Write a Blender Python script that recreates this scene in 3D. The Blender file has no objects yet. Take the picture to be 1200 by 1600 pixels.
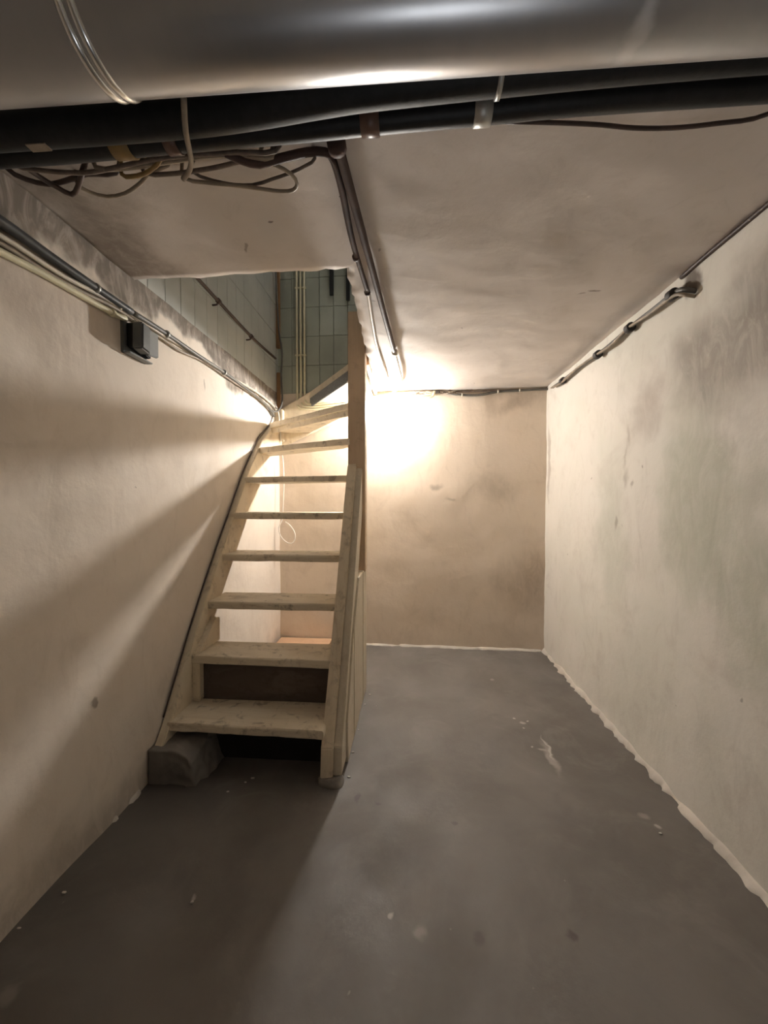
import bpy, bmesh, math, random
from mathutils import Vector, noise, Matrix
random.seed(7)
sc = bpy.context.scene
C = sc.collection
# ------------------------------------------------------------------ camera
CAM_H = 1.13
YAW = math.atan(42/600); PIT = math.atan(16/600); F = 600.0
cd = bpy.data.cameras.new('camera'); cam = bpy.data.objects.new('camera', cd); C.objects.link(cam)
cd.sensor_fit = 'VERTICAL'; cd.sensor_height = 36; cd.lens = F/1600*36; cd.clip_start = .01
cam.location = (0, 0, CAM_H); cam.rotation_euler = (math.pi/2-PIT, 0, YAW)
sc.camera = cam
# ------------------------------------------------------------------ world, exposure
w = bpy.data.worlds.new('world'); sc.world = w; w.use_nodes = True
w.node_tree.nodes['Background'].inputs[0].default_value = (.5, .55, .6, 1)
w.node_tree.nodes['Background'].inputs[1].default_value = 0.0
sc.view_settings.view_transform = 'Standard'; sc.view_settings.look = 'None'
sc.view_settings.gamma = 1.0; sc.view_settings.use_curve_mapping = False
sc.view_settings.exposure = 1.30
sc.cycles.adaptive_threshold = .03; sc.cycles.max_bounces = 6; sc.cycles.diffuse_bounces = 5; sc.cycles.glossy_bounces = 2; sc.cycles.transmission_bounces = 2
sc.cycles.caustics_reflective = False; sc.cycles.caustics_refractive = False
BULB = 960.0        # radiance of the bare bulb on the far wall
DUCT_FILL = 62.0         # radiance of the added uplighter that puts the highlight on the duct
UPST = 40.0         # radiance of the lamp in the hall upstairs
# ------------------------------------------------------------------ room measures
XL, XR, H, YR = -1.05, 1.005, 1.975, -.75
def YB(x): return 3.012-(x-XL)*.034          # far wall, slightly out of square
OX, OY = -.243, 1.412                         # edges of the stair opening

# ------------------------------------------------------------------ ray helper: photograph point -> point on a plane of the room
fw = Vector((-math.sin(YAW)*math.cos(PIT), math.cos(YAW)*math.cos(PIT), -math.sin(PIT)))
rt = Vector((math.cos(YAW), math.sin(YAW), 0)); upv = rt.cross(fw)
def on(px, py, ax, v):
    d = fw+rt*((px-600)/F)-upv*((py-800)/F); o = Vector((0, 0, CAM_H))
    return o+d*((v-o[ax])/d[ax])
def onx(px, py, x): return on(px, py, 0, x)
def ony(px, py, y): return on(px, py, 1, y)
def onz(px, py, z): return on(px, py, 2, z)

# ------------------------------------------------------------------ materials
def newmat(name):
    m = bpy.data.materials.new(name); m.use_nodes = True
    nt = m.node_tree; b = nt.nodes['Principled BSDF']
    return m, nt, b
def N(nt, t, **k):
    n = nt.nodes.new(t)
    for a, v in k.items(): setattr(n, a, v)
    return n
def L(nt, a, b): nt.links.new(a, b)
def col(c): return (c[0], c[1], c[2], 1)
def noise_tex(nt, pos, scale, detail=4, rough=.55, dist=0.0, vec_scale=None):
    n = N(nt, 'ShaderNodeTexNoise'); n.inputs['Scale'].default_value = scale
    n.inputs['Detail'].default_value = detail; n.inputs['Roughness'].default_value = rough
    n.inputs['Distortion'].default_value = dist
    if vec_scale:
        mp = N(nt, 'ShaderNodeMapping'); mp.inputs['Scale'].default_value = vec_scale
        L(nt, pos, mp.inputs['Vector']); pos = mp.outputs['Vector']
    L(nt, pos, n.inputs['Vector'])
    return n.outputs['Fac']
def ramp(nt, fac, a, b, lo=0.0, hi=1.0):
    r = N(nt, 'ShaderNodeMapRange', interpolation_type='SMOOTHSTEP')
    r.inputs['From Min'].default_value = a; r.inputs['From Max'].default_value = b
    r.inputs['To Min'].default_value = lo; r.inputs['To Max'].default_value = hi
    L(nt, fac, r.inputs['Value']); return r.outputs['Result']
def math2(nt, op, a, b):
    m = N(nt, 'ShaderNodeMath', operation=op)
    for i, v in enumerate((a, b)):
        if isinstance(v, (int, float)): m.inputs[i].default_value = v
        else: L(nt, v, m.inputs[i])
    return m.outputs[0]
def mix(nt, fac, a, b):
    m = N(nt, 'ShaderNodeMix', data_type='RGBA')
    if isinstance(fac, (int, float)): m.inputs[0].default_value = fac
    else: L(nt, fac, m.inputs[0])
    for i, v in ((6, a), (7, b)):
        if isinstance(v, tuple): m.inputs[i].default_value = col(v)
        else: L(nt, v, m.inputs[i])
    return m.outputs[2]
def bump(nt, b, hgt, strength, dist=.01):
    bn = N(nt, 'ShaderNodeBump'); bn.inputs['Strength'].default_value = strength
    bn.inputs['Distance'].default_value = dist
    L(nt, hgt, bn.inputs['Height']); L(nt, bn.outputs['Normal'], b.inputs['Normal'])
def blob(nt, wpos, c, r, soft=.6, stretch=(1, 1, 1)):
    s = N(nt, 'ShaderNodeVectorMath', operation='SUBTRACT'); L(nt, wpos, s.inputs[0]); s.inputs[1].default_value = c
    m = N(nt, 'ShaderNodeVectorMath', operation='MULTIPLY'); L(nt, s.outputs[0], m.inputs[0]); m.inputs[1].default_value = stretch
    l = N(nt, 'ShaderNodeVectorMath', operation='LENGTH'); L(nt, m.outputs[0], l.inputs[0])
    return ramp(nt, l.outputs['Value'], r*(1-soft), r, 1.0, 0.0)
def warped(nt, pos, scale, amt):
    n = N(nt, 'ShaderNodeTexNoise'); n.inputs['Scale'].default_value = scale; n.inputs['Detail'].default_value = 4
    L(nt, pos, n.inputs['Vector'])
    s = N(nt, 'ShaderNodeVectorMath', operation='SUBTRACT'); L(nt, n.outputs['Color'], s.inputs[0]); s.inputs[1].default_value = (.5, .5, .5)
    k = N(nt, 'ShaderNodeVectorMath', operation='SCALE'); L(nt, s.outputs[0], k.inputs[0]); k.inputs['Scale'].default_value = amt
    a = N(nt, 'ShaderNodeVectorMath', operation='ADD'); L(nt, pos, a.inputs[0]); L(nt, k.outputs[0], a.inputs[1])
    return a.outputs[0]
def plaster(name, base, alt, dark, stains=(), dark_amt=.5, rough=.75, spec=.3, bmp=.35, speck=True, seed=0.0, low=None):
    m, nt, b = newmat(name)
    pos = N(nt, 'ShaderNodeNewGeometry').outputs['Position']
    off = N(nt, 'ShaderNodeVectorMath', operation='ADD'); L(nt, pos, off.inputs[0]); off.inputs[1].default_value = (seed, seed*1.7, seed*.6)
    p = off.outputs[0]
    c = mix(nt, ramp(nt, noise_tex(nt, p, 1.7, 5, .6, .4), .38, .64), base, alt)
    c = mix(nt, math2(nt, 'MULTIPLY', ramp(nt, noise_tex(nt, p, 3.1, 6, .62, .8), .5, .76), dark_amt), c, dark)
    wp = warped(nt, pos, 7.0, .12); wl = warped(nt, pos, 4.0, .42)
    br = ramp(nt, noise_tex(nt, p, 16, 4, .7, 1.2, (1, 1, .4)), .34, .60, .62, 1.0)
    for ctr, r, cc, amt, soft, st in stains:
        f = blob(nt, wl if .1 < r else wp, ctr, r, soft, st)
        if r > .1: f = math2(nt, 'MULTIPLY', f, br)
        c = mix(nt, math2(nt, 'MULTIPLY', f, amt), c, cc)
    c = mix(nt, ramp(nt, noise_tex(nt, p, 9, 5, .72, 1.5, (1, 1, .45)), .50, .74, 0, .38), c, dark)
    if speck:
        v = N(nt, 'ShaderNodeTexVoronoi'); v.inputs['Scale'].default_value = 7.0; L(nt, wp, v.inputs['Vector'])
        s = ramp(nt, v.outputs['Distance'], .035, .06, 1, 0)
        k = ramp(nt, noise_tex(nt, p, 5.0, 2), .56, .62)
        c = mix(nt, math2(nt, 'MULTIPLY', math2(nt, 'MULTIPLY', s, k), .55), c, (dark[0]*.45, dark[1]*.42, dark[2]*.4))
    L(nt, c, b.inputs['Base Color'])
    b.inputs['Roughness'].default_value = rough; b.inputs['Specular IOR Level'].default_value = spec
    hgt = math2(nt, 'ADD', noise_tex(nt, p, 14, 4, .6), math2(nt, 'MULTIPLY', noise_tex(nt, p, 5, 3, .5, 1.0, (1, 1, .35)), 1.5))
    bump(nt, b, hgt, bmp, .006)
    return m
def wood(name, base, worn, dirt, grain=(1, 1, 1), wear=.5, rough=.55, seed=0.0, dirt_amt=.5, spec=.35):
    m, nt, b = newmat(name)
    pos = N(nt, 'ShaderNodeNewGeometry').outputs['Position']
    oi = N(nt, 'ShaderNodeObjectInfo')
    ad = N(nt, 'ShaderNodeVectorMath', operation='ADD'); L(nt, pos, ad.inputs[0])
    sc_ = N(nt, 'ShaderNodeVectorMath', operation='SCALE'); sc_.inputs[0].default_value = (3, 5, 7); L(nt, oi.outputs['Random'], sc_.inputs['Scale'])
    L(nt, sc_.outputs[0], ad.inputs[1]); p = ad.outputs[0]
    g = noise_tex(nt, p, 26, 5, .65, .6, grain)
    c = mix(nt, ramp(nt, g, .42, .72, 0, .55), base, worn)
    c = mix(nt, ramp(nt, noise_tex(nt, p, 9, 6, .7, .8, grain), 1-wear, 1-wear+.09), c, worn)
    c = mix(nt, math2(nt, 'MULTIPLY', ramp(nt, noise_tex(nt, p, 17, 6, .7, .5), .52, .7), dirt_amt), c, dirt)
    L(nt, c, b.inputs['Base Color'])
    b.inputs['Roughness'].default_value = rough; b.inputs['Specular IOR Level'].default_value = spec
    bump(nt, b, g, .45, .004)
    return m
def simple(name, c, rough=.5, metal=0.0, var=.25, scale=20, bmp=.1, spec=.4):
    m, nt, b = newmat(name)
    pos = N(nt, 'ShaderNodeNewGeometry').outputs['Position']
    n = noise_tex(nt, pos, scale, 5, .6)
    d = tuple(x*(1-var) for x in c)
    L(nt, mix(nt, ramp(nt, n, .35, .65), d, c), b.inputs['Base Color'])
    b.inputs['Roughness'].default_value = rough; b.inputs['Metallic'].default_value = metal
    b.inputs['Specular IOR Level'].default_value = spec
    bump(nt, b, n, bmp, .003)
    return m
def emitter(name, c, s):
    m, nt, b = newmat(name)
    b.inputs['Base Color'].default_value = col(c); b.inputs['Emission Color'].default_value = col(c)
    b.inputs['Emission Strength'].default_value = s
    return m
S3 = (1, 1, 1)
M = {}
# left wall: raw concrete above the cables, a scuffed warm plaster below
M['wall_left'] = plaster('plaster_left', (.79, .71, .625), (.75, .665, .575), (.62, .535, .45), [
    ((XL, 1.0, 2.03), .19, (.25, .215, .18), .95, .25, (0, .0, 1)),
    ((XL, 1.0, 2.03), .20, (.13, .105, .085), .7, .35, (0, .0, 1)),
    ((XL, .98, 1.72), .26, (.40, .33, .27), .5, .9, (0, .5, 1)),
    ((XL, 1.2, .45), .02, (.2, .15, .11), .7, .5, (0, 1, 1)),
    ((XL, 1.9, 1.72), .02, (.25, .2, .16), .6, .5, (0, 1.6, .7)),
    ((XL, 1.0, .02), .16, (.33, .29, .24), .6, .9, (0, 0, 1))], dark_amt=.45, seed=1.3)
M['wall_right'] = plaster('plaster_right', (.69, .655, .60), (.64, .62, .555), (.50, .455, .405), [
    ((XR, 1.28, 1.62), .30, (.27, .235, .20), .75, .75, (0, .9, 1.3)),
    ((XR, 1.0, 1.75), .34, (.25, .22, .19), .7, .6, (0, 1, 1.1)),
    ((XR, 1.72, 1.55), .17, (.36, .31, .27), .5, .8, (0, 1, 1)),
    ((XR, 1.45, 1.15), .26, (.45, .46, .375), .75, .6, (0, 1.3, .55)),
    ((XR, 1.25, .95), .24, (.46, .47, .385), .7, .6, (0, 1.3, .6)),
    ((XR, 2.0, .95), .3, (.50, .50, .43), .6, .7, (0, 1.4, .6)),
    ((XR, 1.87, 1.43), .05, (.25, .2, .16), .4, .9, (0, 2.4, .6)),
    ((XR, 1.87, 1.23), .045, (.23, .19, .16), .45, .9, (0, 1.8, .8)), ((XR, 1.82, 1.21), .02, (.23, .19, .16), .5, .8, (0, 1, 1.4)), ((XR, 1.885, 1.33), .05, (.3, .25, .2), .35, .8, (0, 5, .5)),
    ((XR, 1.95, 1.02), .035, (.27, .22, .18), .6, .7, (0, 1.6, .6)),
    ((XR, 2.55, 1.1), .5, (.64, .60, .54), .6, .8, (0, 1, .5)),
    ((XR, 1.47, 1.905), .06, (.13, .1, .08), .9, .5, (0, 1, 1)),
    ((XR, 2.9, 1.4), .035, (.34, .29, .24), .6, .6, (0, 1, .1))], dark_amt=.5, seed=4.1)
M['wall_back'] = plaster('plaster_back', (.75, .65, .545), (.72, .62, .51), (.58, .49, .40), [
    ((.2, 2.97, 1.24), .05, (.30, .24, .19), .6, .8, (.7, 0, 1.5)),
    ((.32, 2.97, 1.15), .03, (.32, .26, .2), .5, .8, (.6, 0, 1.5)),
    ((.9, 2.95, .55), .35, (.36, .285, .215), .6, .9, (1, 0, .8)),
    ((.62, 2.95, 1.25), .25, (.42, .36, .29), .5, .9, (1, 0, 1.4)),
    ((.8, 2.95, 1.88), .22, (.40, .33, .26), .6, .9, (.6, 0, 1.6))], dark_amt=.55, seed=9.2, speck=False)
M['wall_rear'] = plaster('plaster_rear', (.58, .56, .53), (.54, .52, .49), (.44, .42, .39), seed=6.0)
M['ceiling'] = plaster('plaster_ceiling', (.66, .605, .56), (.62, .565, .52), (.49, .435, .39), [
    ((-.43, 1.16, H), .012, (.16, .12, .1), .8, .5, (.7, 2, 0)),
    ((-.18, 1.09, H), .006, (.1, .08, .07), .9, .4, (1, 1, 0)), ((-.205, 1.09, H), .005, (.1, .08, .07), .9, .4, (1, 1, 0)),
    ((-.55, 1.28, H), .018, (.2, .15, .12), .6, .5, (2, .6, 0)),
    ((.72, 1.62, H), .03, (.2, .16, .13), .75, .6, (1, 2, 0)),
    ((.67, 1.64, H), .02, (.2, .16, .13), .6, .6, (1, 2, 0)),
    ((.1, 2.0, H), .3, (.62, .57, .52), .5, .9, (1, 1, 0)),
    ((-.98, 1.3, H), .16, (.28, .235, .2), .8, .7, (1, .35, 0)),
    ((-.95, .95, H), .25, (.30, .26, .22), .7, .8, (1, 1, 0))], dark_amt=.4, bmp=.22, seed=2.2)

def floor_mat():
    m, nt, b = newmat('floor_concrete')
    pos = N(nt, 'ShaderNodeNewGeometry').outputs['Position']
    c = mix(nt, ramp(nt, noise_tex(nt, pos, 1.8, 6, .6, .5), .35, .66), (.165, .150, .136), (.125, .111, .098))
    c = mix(nt, math2(nt, 'MULTIPLY', ramp(nt, noise_tex(nt, pos, 4.3, 6, .65, .8), .5, .72), .5), c, (.21, .19, .172))
    c = mix(nt, math2(nt, 'MULTIPLY', ramp(nt, noise_tex(nt, pos, 2.4, 4, .6, .3), .55, .75), .45), c, (.105, .092, .088))
    wp = warped(nt, pos, 16, .05)
    W = (.55, .51, .46)
    for a, r, amt, st in [((.57, 1.98, 0), .020, .5, (1, 1, 0)), ((.545, 2.02, 0), .010, .85, (1, 1, 0)), ((.60, 2.0, 0), .008, .8, (1, 1, 0)),
                      ((.565, 1.93, 0), .008, .7, (1, 1, 0)), ((.62, 1.72, 0), .14, .35, (6, 1, 0)), ((.63, 1.78, 0), .12, .5, (14, 1, 0)),
                      ((.56, 1.78, 0), .010, .6, (1, 1, 0)), ((.60, 1.77, 0), .02, .35, (1, 2, 0)), ((.86, 1.37, 0), .013, .55, (1, 1, 0)),
                      ((.84, 1.41, 0), .03, .25, (1, 2, 0)), ((.52, 2.45, 0), .02, .3, (1, 1, 0)), ((-.05, 1.02, 0), .012, .5, (1, 1, 0)),
                      ((.03, .98, 0), .025, .25, (1, 1, 0)), ((-.62, 1.02, 0), .008, .6, (1, 1, 0)), ((-.92, .78, 0), .03, .2, (1, 1, 0))]:
        c = mix(nt, math2(nt, 'MULTIPLY', blob(nt, wp, a, r, .7, st), amt), c, W)
    for a, r, amt, st in [((-.2, 1.43, 0), .03, .6, (2, 1, 0)), ((.42, 1.0, 0), .02, .7, (1, 1, 0)), ((.15, 1.33, 0), .012, .6, (1, 1, 0)),
                      ((.18, .98, 0), .02, .5, (1, 1, 0)), ((-.95, 1.5, 0), .3, .5, (1, 1, 0)), ((-.12, 1.4, 0), .012, .5, (1, 1, 0))]:
        c = mix(nt, math2(nt, 'MULTIPLY', blob(nt, wp, a, r, .7, st), amt), c, (.07, .06, .055))
    v = N(nt, 'ShaderNodeTexVoronoi'); v.inputs['Scale'].default_value = 11; L(nt, wp, v.inputs['Vector'])
    s = math2(nt, 'MULTIPLY', ramp(nt, v.outputs['Distance'], .03, .06, 1, 0), ramp(nt, noise_tex(nt, pos, 6, 2), .55, .6))
    c = mix(nt, math2(nt, 'MULTIPLY', s, .4), c, (.38, .35, .31))
    L(nt, c, b.inputs['Base Color'])
    b.inputs['Specular IOR Level'].default_value = .35
    L(nt, ramp(nt, noise_tex(nt, pos, 3, 4), .3, .7, .5, .75), b.inputs['Roughness'])
    bump(nt, b, noise_tex(nt, pos, 30, 6, .65), .25, .004)
    return m
M['floor'] = floor_mat()
M['skim'] = plaster('white_filler', (.62, .575, .515), (.54, .495, .44), (.36, .32, .28), seed=3.0, speck=False)
M['tile'] = simple('tile_glaze', (.40, .42, .355), .18, 0, .14, 3, .02, .5)
M['tile_left'] = simple('tile_glaze_pale', (.56, .575, .545), .2, 0, .12, 3, .02, .5)
M['grout'] = simple('tile_grout', (.30, .31, .29), .9)
M['wood'] = wood('painted_wood', (.68, .57, .42), (.50, .39, .265), (.26, .19, .125), (1, .25, .25), .44, seed=1)
M['wood_side'] = wood('painted_wood_side', (.77, .67, .515), (.60, .485, .345), (.30, .23, .16), (1, .3, .2), .42, seed=2)
M['wood_post'] = wood('bare_wood_post', (.66, .505, .355), (.55, .41, .275), (.36, .255, .175), (2, 2, .12), .40, seed=3, dirt_amt=.3)
M['wood_tread'] = wood('worn_tread_wood', (.78, .69, .545), (.60, .50, .365), (.24, .185, .13), (.22, 1, 1), .44, seed=4, dirt_amt=.75)
M['wood_panel'] = wood('painted_panel', (.64, .57, .455), (.56, .475, .36), (.34, .275, .20), (2, 2, .15), .38, seed=5, dirt_amt=.3)
M['wood_dark'] = wood('dark_riser', (.10, .075, .06), (.13, .10, .08), (.06, .045, .035), (.3, 1, 1), .45)
M['void'] = simple('shade_black_board', (.018, .014, .012), .9)  # near-black colour paints in the shade under the first tread
M['wood_orange'] = wood('bare_board', (.62, .40, .25), (.52, .32, .19), (.33, .2, .12), (.3, 1, 1), .42, dirt_amt=.3)
M['wood_brown'] = wood('brown_strip', (.32, .18, .085), (.25, .14, .065), (.14, .08, .04), (2, 2, .2), .42, dirt_amt=.3)
M['mat'] = simple('grey_carpet', (.16, .168, .178), .95, 0, .4, 120, .5)
M['concrete'] = plaster('rough_concrete', (.20, .18, .16), (.235, .21, .188), (.12, .105, .093), seed=5.5, bmp=.7)
M['foam'] = simple('black_foam', (.010, .0105, .011), .6, 0, .4, 40, .3, .3)
M['foam_b'] = simple('black_foam_lower', (.009, .009, .01), .5, 0, .4, 40, .3, .35)
M['bracket'] = simple('zinc_bracket', (.42, .42, .40), .45, .7, .2)
M['brown_tape'] = simple('brown_tape', (.13, .07, .05), .4)
M['amber_tape'] = simple('amber_tape', (.26, .17, .06), .5)
M['brown_pipe'] = simple('brown_painted_pipe', (.085, .052, .044), .62, 0, .35, 12, .1, .2)
M['white_pipe'] = simple('white_painted_pipe', (.62, .56, .49), .45, 0, .15, 12, .1, .4)
M['conduit'] = simple('yellowed_conduit', (.76, .70, .50), .4, 0, .12, 10, .05, .4)
M['cable_white'] = simple('cream_cable', (.66, .60, .50), .45, 0, .15, 15, .05, .4)
M['cable_cord'] = simple('white_cord', (.8, .77, .72), .5, 0, .08)
M['cable_grey'] = simple('grey_cable', (.15, .14, .125), .5, 0, .3, 12)
M['cable_dark'] = simple('dark_conduit', (.07, .07, .072), .4, 0, .4, 14, .1, .5)
M['cable_brown'] = simple('brown_cable', (.085, .055, .045), .5, 0, .35, 14)
M['cable_beige'] = simple('beige_cable', (.34, .275, .205), .5, 0, .3, 18)
M['cable_dusty'] = simple('dusty_cable', (.19, .145, .115), .7, 0, .4, 22)
M['black'] = simple('black_plastic', (.012, .012, .012), .45)
M['tape'] = simple('dark_tape', (.05, .043, .04), .6)
M['box_grey'] = simple('grey_plastic', (.17, .175, .17), .45, 0, .15, 10)
M['box_face'] = simple('grey_plastic_lid', (.26, .27, .265), .4, 0, .12, 10)
M['brass'] = simple('dull_brass', (.45, .33, .16), .35, .8)
M['bulb'] = emitter('bulb_glow', (1.0, .965, .91), BULB)
M['added_bulb'] = emitter('added_uplighter_glow', (.95, .97, 1.0), DUCT_FILL)
M['hall_bulb'] = emitter('hall_lamp_glow', (1.0, .98, .93), UPST)
def duct_mat():
    m, nt, b = newmat('galvanised_steel')
    pos = N(nt, 'ShaderNodeNewGeometry').outputs['Position']
    n = noise_tex(nt, pos, 6, 5, .6, 0, (1, .4, .4))
    c = mix(nt, ramp(nt, n, .3, .7), (.38, .385, .40), (.44, .445, .46))
    wp = warped(nt, pos, 30, .03)
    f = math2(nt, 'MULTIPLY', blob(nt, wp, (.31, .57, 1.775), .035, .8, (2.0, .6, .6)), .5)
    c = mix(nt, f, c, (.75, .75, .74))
    L(nt, c, b.inputs['Base Color']); b.inputs['Metallic'].default_value = .9
    r = ramp(nt, noise_tex(nt, pos, 5, 3), .3, .7, .31, .35)
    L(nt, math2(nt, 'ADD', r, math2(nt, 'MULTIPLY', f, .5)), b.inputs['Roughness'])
    bump(nt, b, noise_tex(nt, pos, 5, 2), .03, .003)
    return m
M['duct'] = duct_mat()
M['ring'] = simple('bright_steel', (.66, .66, .65), .25, 1, .1)

# ------------------------------------------------------------------ object helpers
def me_obj(name, verts, faces, mat, parent=None, smooth=False):
    me = bpy.data.meshes.new(name); me.from_pydata([tuple(v) for v in verts], [], faces); me.update()
    bm = bmesh.new(); bm.from_mesh(me); bmesh.ops.recalc_face_normals(bm, faces=bm.faces); bm.to_mesh(me); bm.free()
    if smooth:
        for p in me.polygons: p.use_smooth = True
    me.materials.append(M[mat] if isinstance(mat, str) else mat)
    o = bpy.data.objects.new(name, me); C.objects.link(o)
    if parent: o.parent = parent
    return o
def bm_obj(name, bm, mat, parent=None, smooth=False):
    me = bpy.data.meshes.new(name); bm.to_mesh(me); bm.free()
    if smooth:
        for p in me.polygons: p.use_smooth = True
    me.materials.append(M[mat]); o = bpy.data.objects.new(name, me); C.objects.link(o)
    if parent: o.parent = parent
    return o
def tag(o, label, cat=None, group=None, kind=None):
    o['label'] = label
    if cat: o['category'] = cat
    if group: o['group'] = group
    if kind: o['kind'] = kind
    return o
def empty(name, label, cat, group=None):
    o = bpy.data.objects.new(name, None); C.objects.link(o); o.empty_display_size = .05
    return tag(o, label, cat, group)
def prism(name, pts, a, b, axis, mat, parent=None, bev=.003, rough=0.0):
    """polygon pts (in the two axes other than `axis`, in order) pushed from a to b along axis"""
    def v(p, t):
        return {0: (t, p[0], p[1]), 1: (p[0], t, p[1]), 2: (p[0], p[1], t)}[axis]
    bm = bmesh.new()
    A = [bm.verts.new(v(p, a)) for p in pts]; B = [bm.verts.new(v(p, b)) for p in pts]
    bm.faces.new(A); bm.faces.new(B[::-1]); n = len(pts)
    for i in range(n): bm.faces.new((A[i], B[i], B[(i+1) % n], A[(i+1) % n]))
    bmesh.ops.recalc_face_normals(bm, faces=bm.faces)
    if bev: bmesh.ops.bevel(bm, geom=list(bm.edges), offset=bev, segments=2, affect='EDGES', clamp_overlap=True)
    if rough:
        for q in bm.verts: q.co += noise.noise_vector(q.co*23)*rough
    return bm_obj(name, bm, mat, parent)
def box(name, lo, hi, mat, parent=None, bev=.003, rough=0.0, cuts=0):
    bm = bmesh.new(); bmesh.ops.create_cube(bm, size=1)
    for q in bm.verts: q.co = Vector([lo[i]+(hi[i]-lo[i])*(q.co[i]+.5) for i in range(3)])
    if bev: bmesh.ops.bevel(bm, geom=list(bm.edges), offset=bev, segments=2, affect='EDGES', clamp_overlap=True)
    if cuts: bmesh.ops.subdivide_edges(bm, edges=list(bm.edges), cuts=cuts, use_grid_fill=True)
    if rough:
        for q in bm.verts: q.co += noise.noise_vector(q.co*19)*rough
    return bm_obj(name, bm, mat, parent)
def spline(pts, step=.03):
    pts = [Vector(p) for p in pts]
    if len(pts) < 3:
        return pts
    out = []; P = [pts[0]*2-pts[1]]+pts+[pts[-1]*2-pts[-2]]
    for i in range(1, len(P)-2):
        p0, p1, p2, p3 = P[i-1:i+3]; n = max(2, min(14, int((p2-p1).length/step)+1))
        for k in range(n):
            t = k/n
            out.append(.5*((2*p1)+(p2-p0)*t+(2*p0-5*p1+4*p2-p3)*t*t+(3*p1-p0-3*p2+p3)*t**3))
    out.append(pts[-1]); return out
def tube(name, pts, r, mat, parent=None, seg=10, smooth_path=True, r2=None):
    path = spline(pts) if smooth_path else [Vector(p) for p in pts]
    verts, faces = [], []; n = len(path); prev = None
    for i, p in enumerate(path):
        t = (path[min(i+1, n-1)]-path[max(i-1, 0)]).normalized()
        if prev is None:
            a = Vector((0, 0, 1)) if abs(t.z) < .9 else Vector((1, 0, 0)); u = t.cross(a).normalized()
        else:
            u = (prev-t*prev.dot(t)).normalized()
        prev = u; vv = t.cross(u); rr = r if r2 is None else r+(r2-r)*i/(n-1)
        for k in range(seg):
            an = 2*math.pi*k/seg; verts.append(p+(u*math.cos(an)+vv*math.sin(an))*rr)
    for i in range(n-1):
        for k in range(seg):
            faces.append((i*seg+k, i*seg+(k+1) % seg, (i+1)*seg+(k+1) % seg, (i+1)*seg+k))
    faces.append(tuple(range(seg))[::-1]); faces.append(tuple((n-1)*seg+k for k in range(seg)))
    return me_obj(name, verts, faces, mat, parent, True)
def lathe(name, prof, loc, direc, mat, parent=None, seg=24):
    d = Vector(direc).normalized(); a = Vector((0, 0, 1)) if abs(d.z) < .9 else Vector((1, 0, 0))
    u = d.cross(a).normalized(); v = d.cross(u); verts, faces = [], []
    for (r, hh) in prof:
        for k in range(seg):
            an = 2*math.pi*k/seg; verts.append(Vector(loc)+d*hh+(u*math.cos(an)+v*math.sin(an))*max(r, .0004))
    for i in range(len(prof)-1):
        for k in range(seg): faces.append((i*seg+k, i*seg+(k+1) % seg, (i+1)*seg+(k+1) % seg, (i+1)*seg+k))
    faces.append(tuple(range(seg))[::-1]); faces.append(tuple((len(prof)-1)*seg+k for k in range(seg)))
    return me_obj(name, verts, faces, mat, parent, True)
def saddle(name, p, along, r, mat, parent, wdt=.012, out=.003):
    """a clip that wraps a cable: a short fat ring with a small lip"""
    a = Vector(along).normalized(); p = Vector(p)
    return lathe(name, [(r+out*.4, -wdt/2), (r+out, -wdt/2+.002), (r+out, wdt/2-.002), (r+out*.4, wdt/2)], p, a, mat, parent, 12)
def surf(name, fn, nu, nv, mat, skip=None):
    verts = [fn(i/nu, j/nv) for i in range(nu+1) for j in range(nv+1)]
    faces = [(i*(nv+1)+j, (i+1)*(nv+1)+j, (i+1)*(nv+1)+j+1, i*(nv+1)+j+1) for i in range(nu) for j in range(nv) if not (skip and skip(i/nu, j/nv))]
    return me_obj(name, verts, faces, mat, None, True)
def nz(p, s, a): return noise.fractal(Vector(p)*s, .8, 2.0, 4)*a

# ------------------------------------------------------------------ setting: room shell
def lerp(a, b, t): return a+(b-a)*t
o = surf('floor', lambda u, v: (lerp(XL-.03, XR+.03, u), lerp(YR, 3.06, v), nz((lerp(XL, XR, u), lerp(YR, 3, v), 0), 2.0, .004)), 60, 130, 'floor')
tag(o, 'dark grey trowelled concrete floor with pale paint scuffs', kind='structure')
o = surf('wall_left', lambda u, v: (XL+nz((0, lerp(YR, 3.05, u), lerp(-.03, H+.01, v)), 2.2, .007), lerp(YR, 3.05, u), lerp(-.03, H+.01, v)), 130, 56, 'wall_left')
tag(o, 'beige plastered side wall behind the stairs with raw concrete strip on top', kind='structure')
o = surf('wall_right', lambda u, v: (XR+nz((9, lerp(YR, 3.05, u), lerp(-.03, H+.03, v)), 2.2, .008), lerp(YR, 3.05, u), lerp(-.03, H+.03, v)), 130, 56, 'wall_right')
tag(o, 'pale blotchy plastered side wall opposite the stairs with damp stains', kind='structure')
o = surf('wall_back', lambda u, v: (lerp(XL-.03, XR+.03, u), YB(lerp(XL, XR, u))+nz((lerp(XL, XR, u), 7, lerp(-.03, H+.03, v)), 2.0, .006), lerp(-.03, H+.01, v)), 70, 56, 'wall_back')
tag(o, 'tan plastered end wall lit by the bare bulb', kind='structure')
o = surf('wall_rear', lambda u, v: (lerp(XL-.03, XR+.03, u), YR+nz((lerp(XL, XR, u), 17, v*2), 2, .006), lerp(-.03, H+.03, v)), 20, 20, 'wall_rear')
tag(o, 'plain plastered wall behind the photographer', kind='structure')
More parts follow.
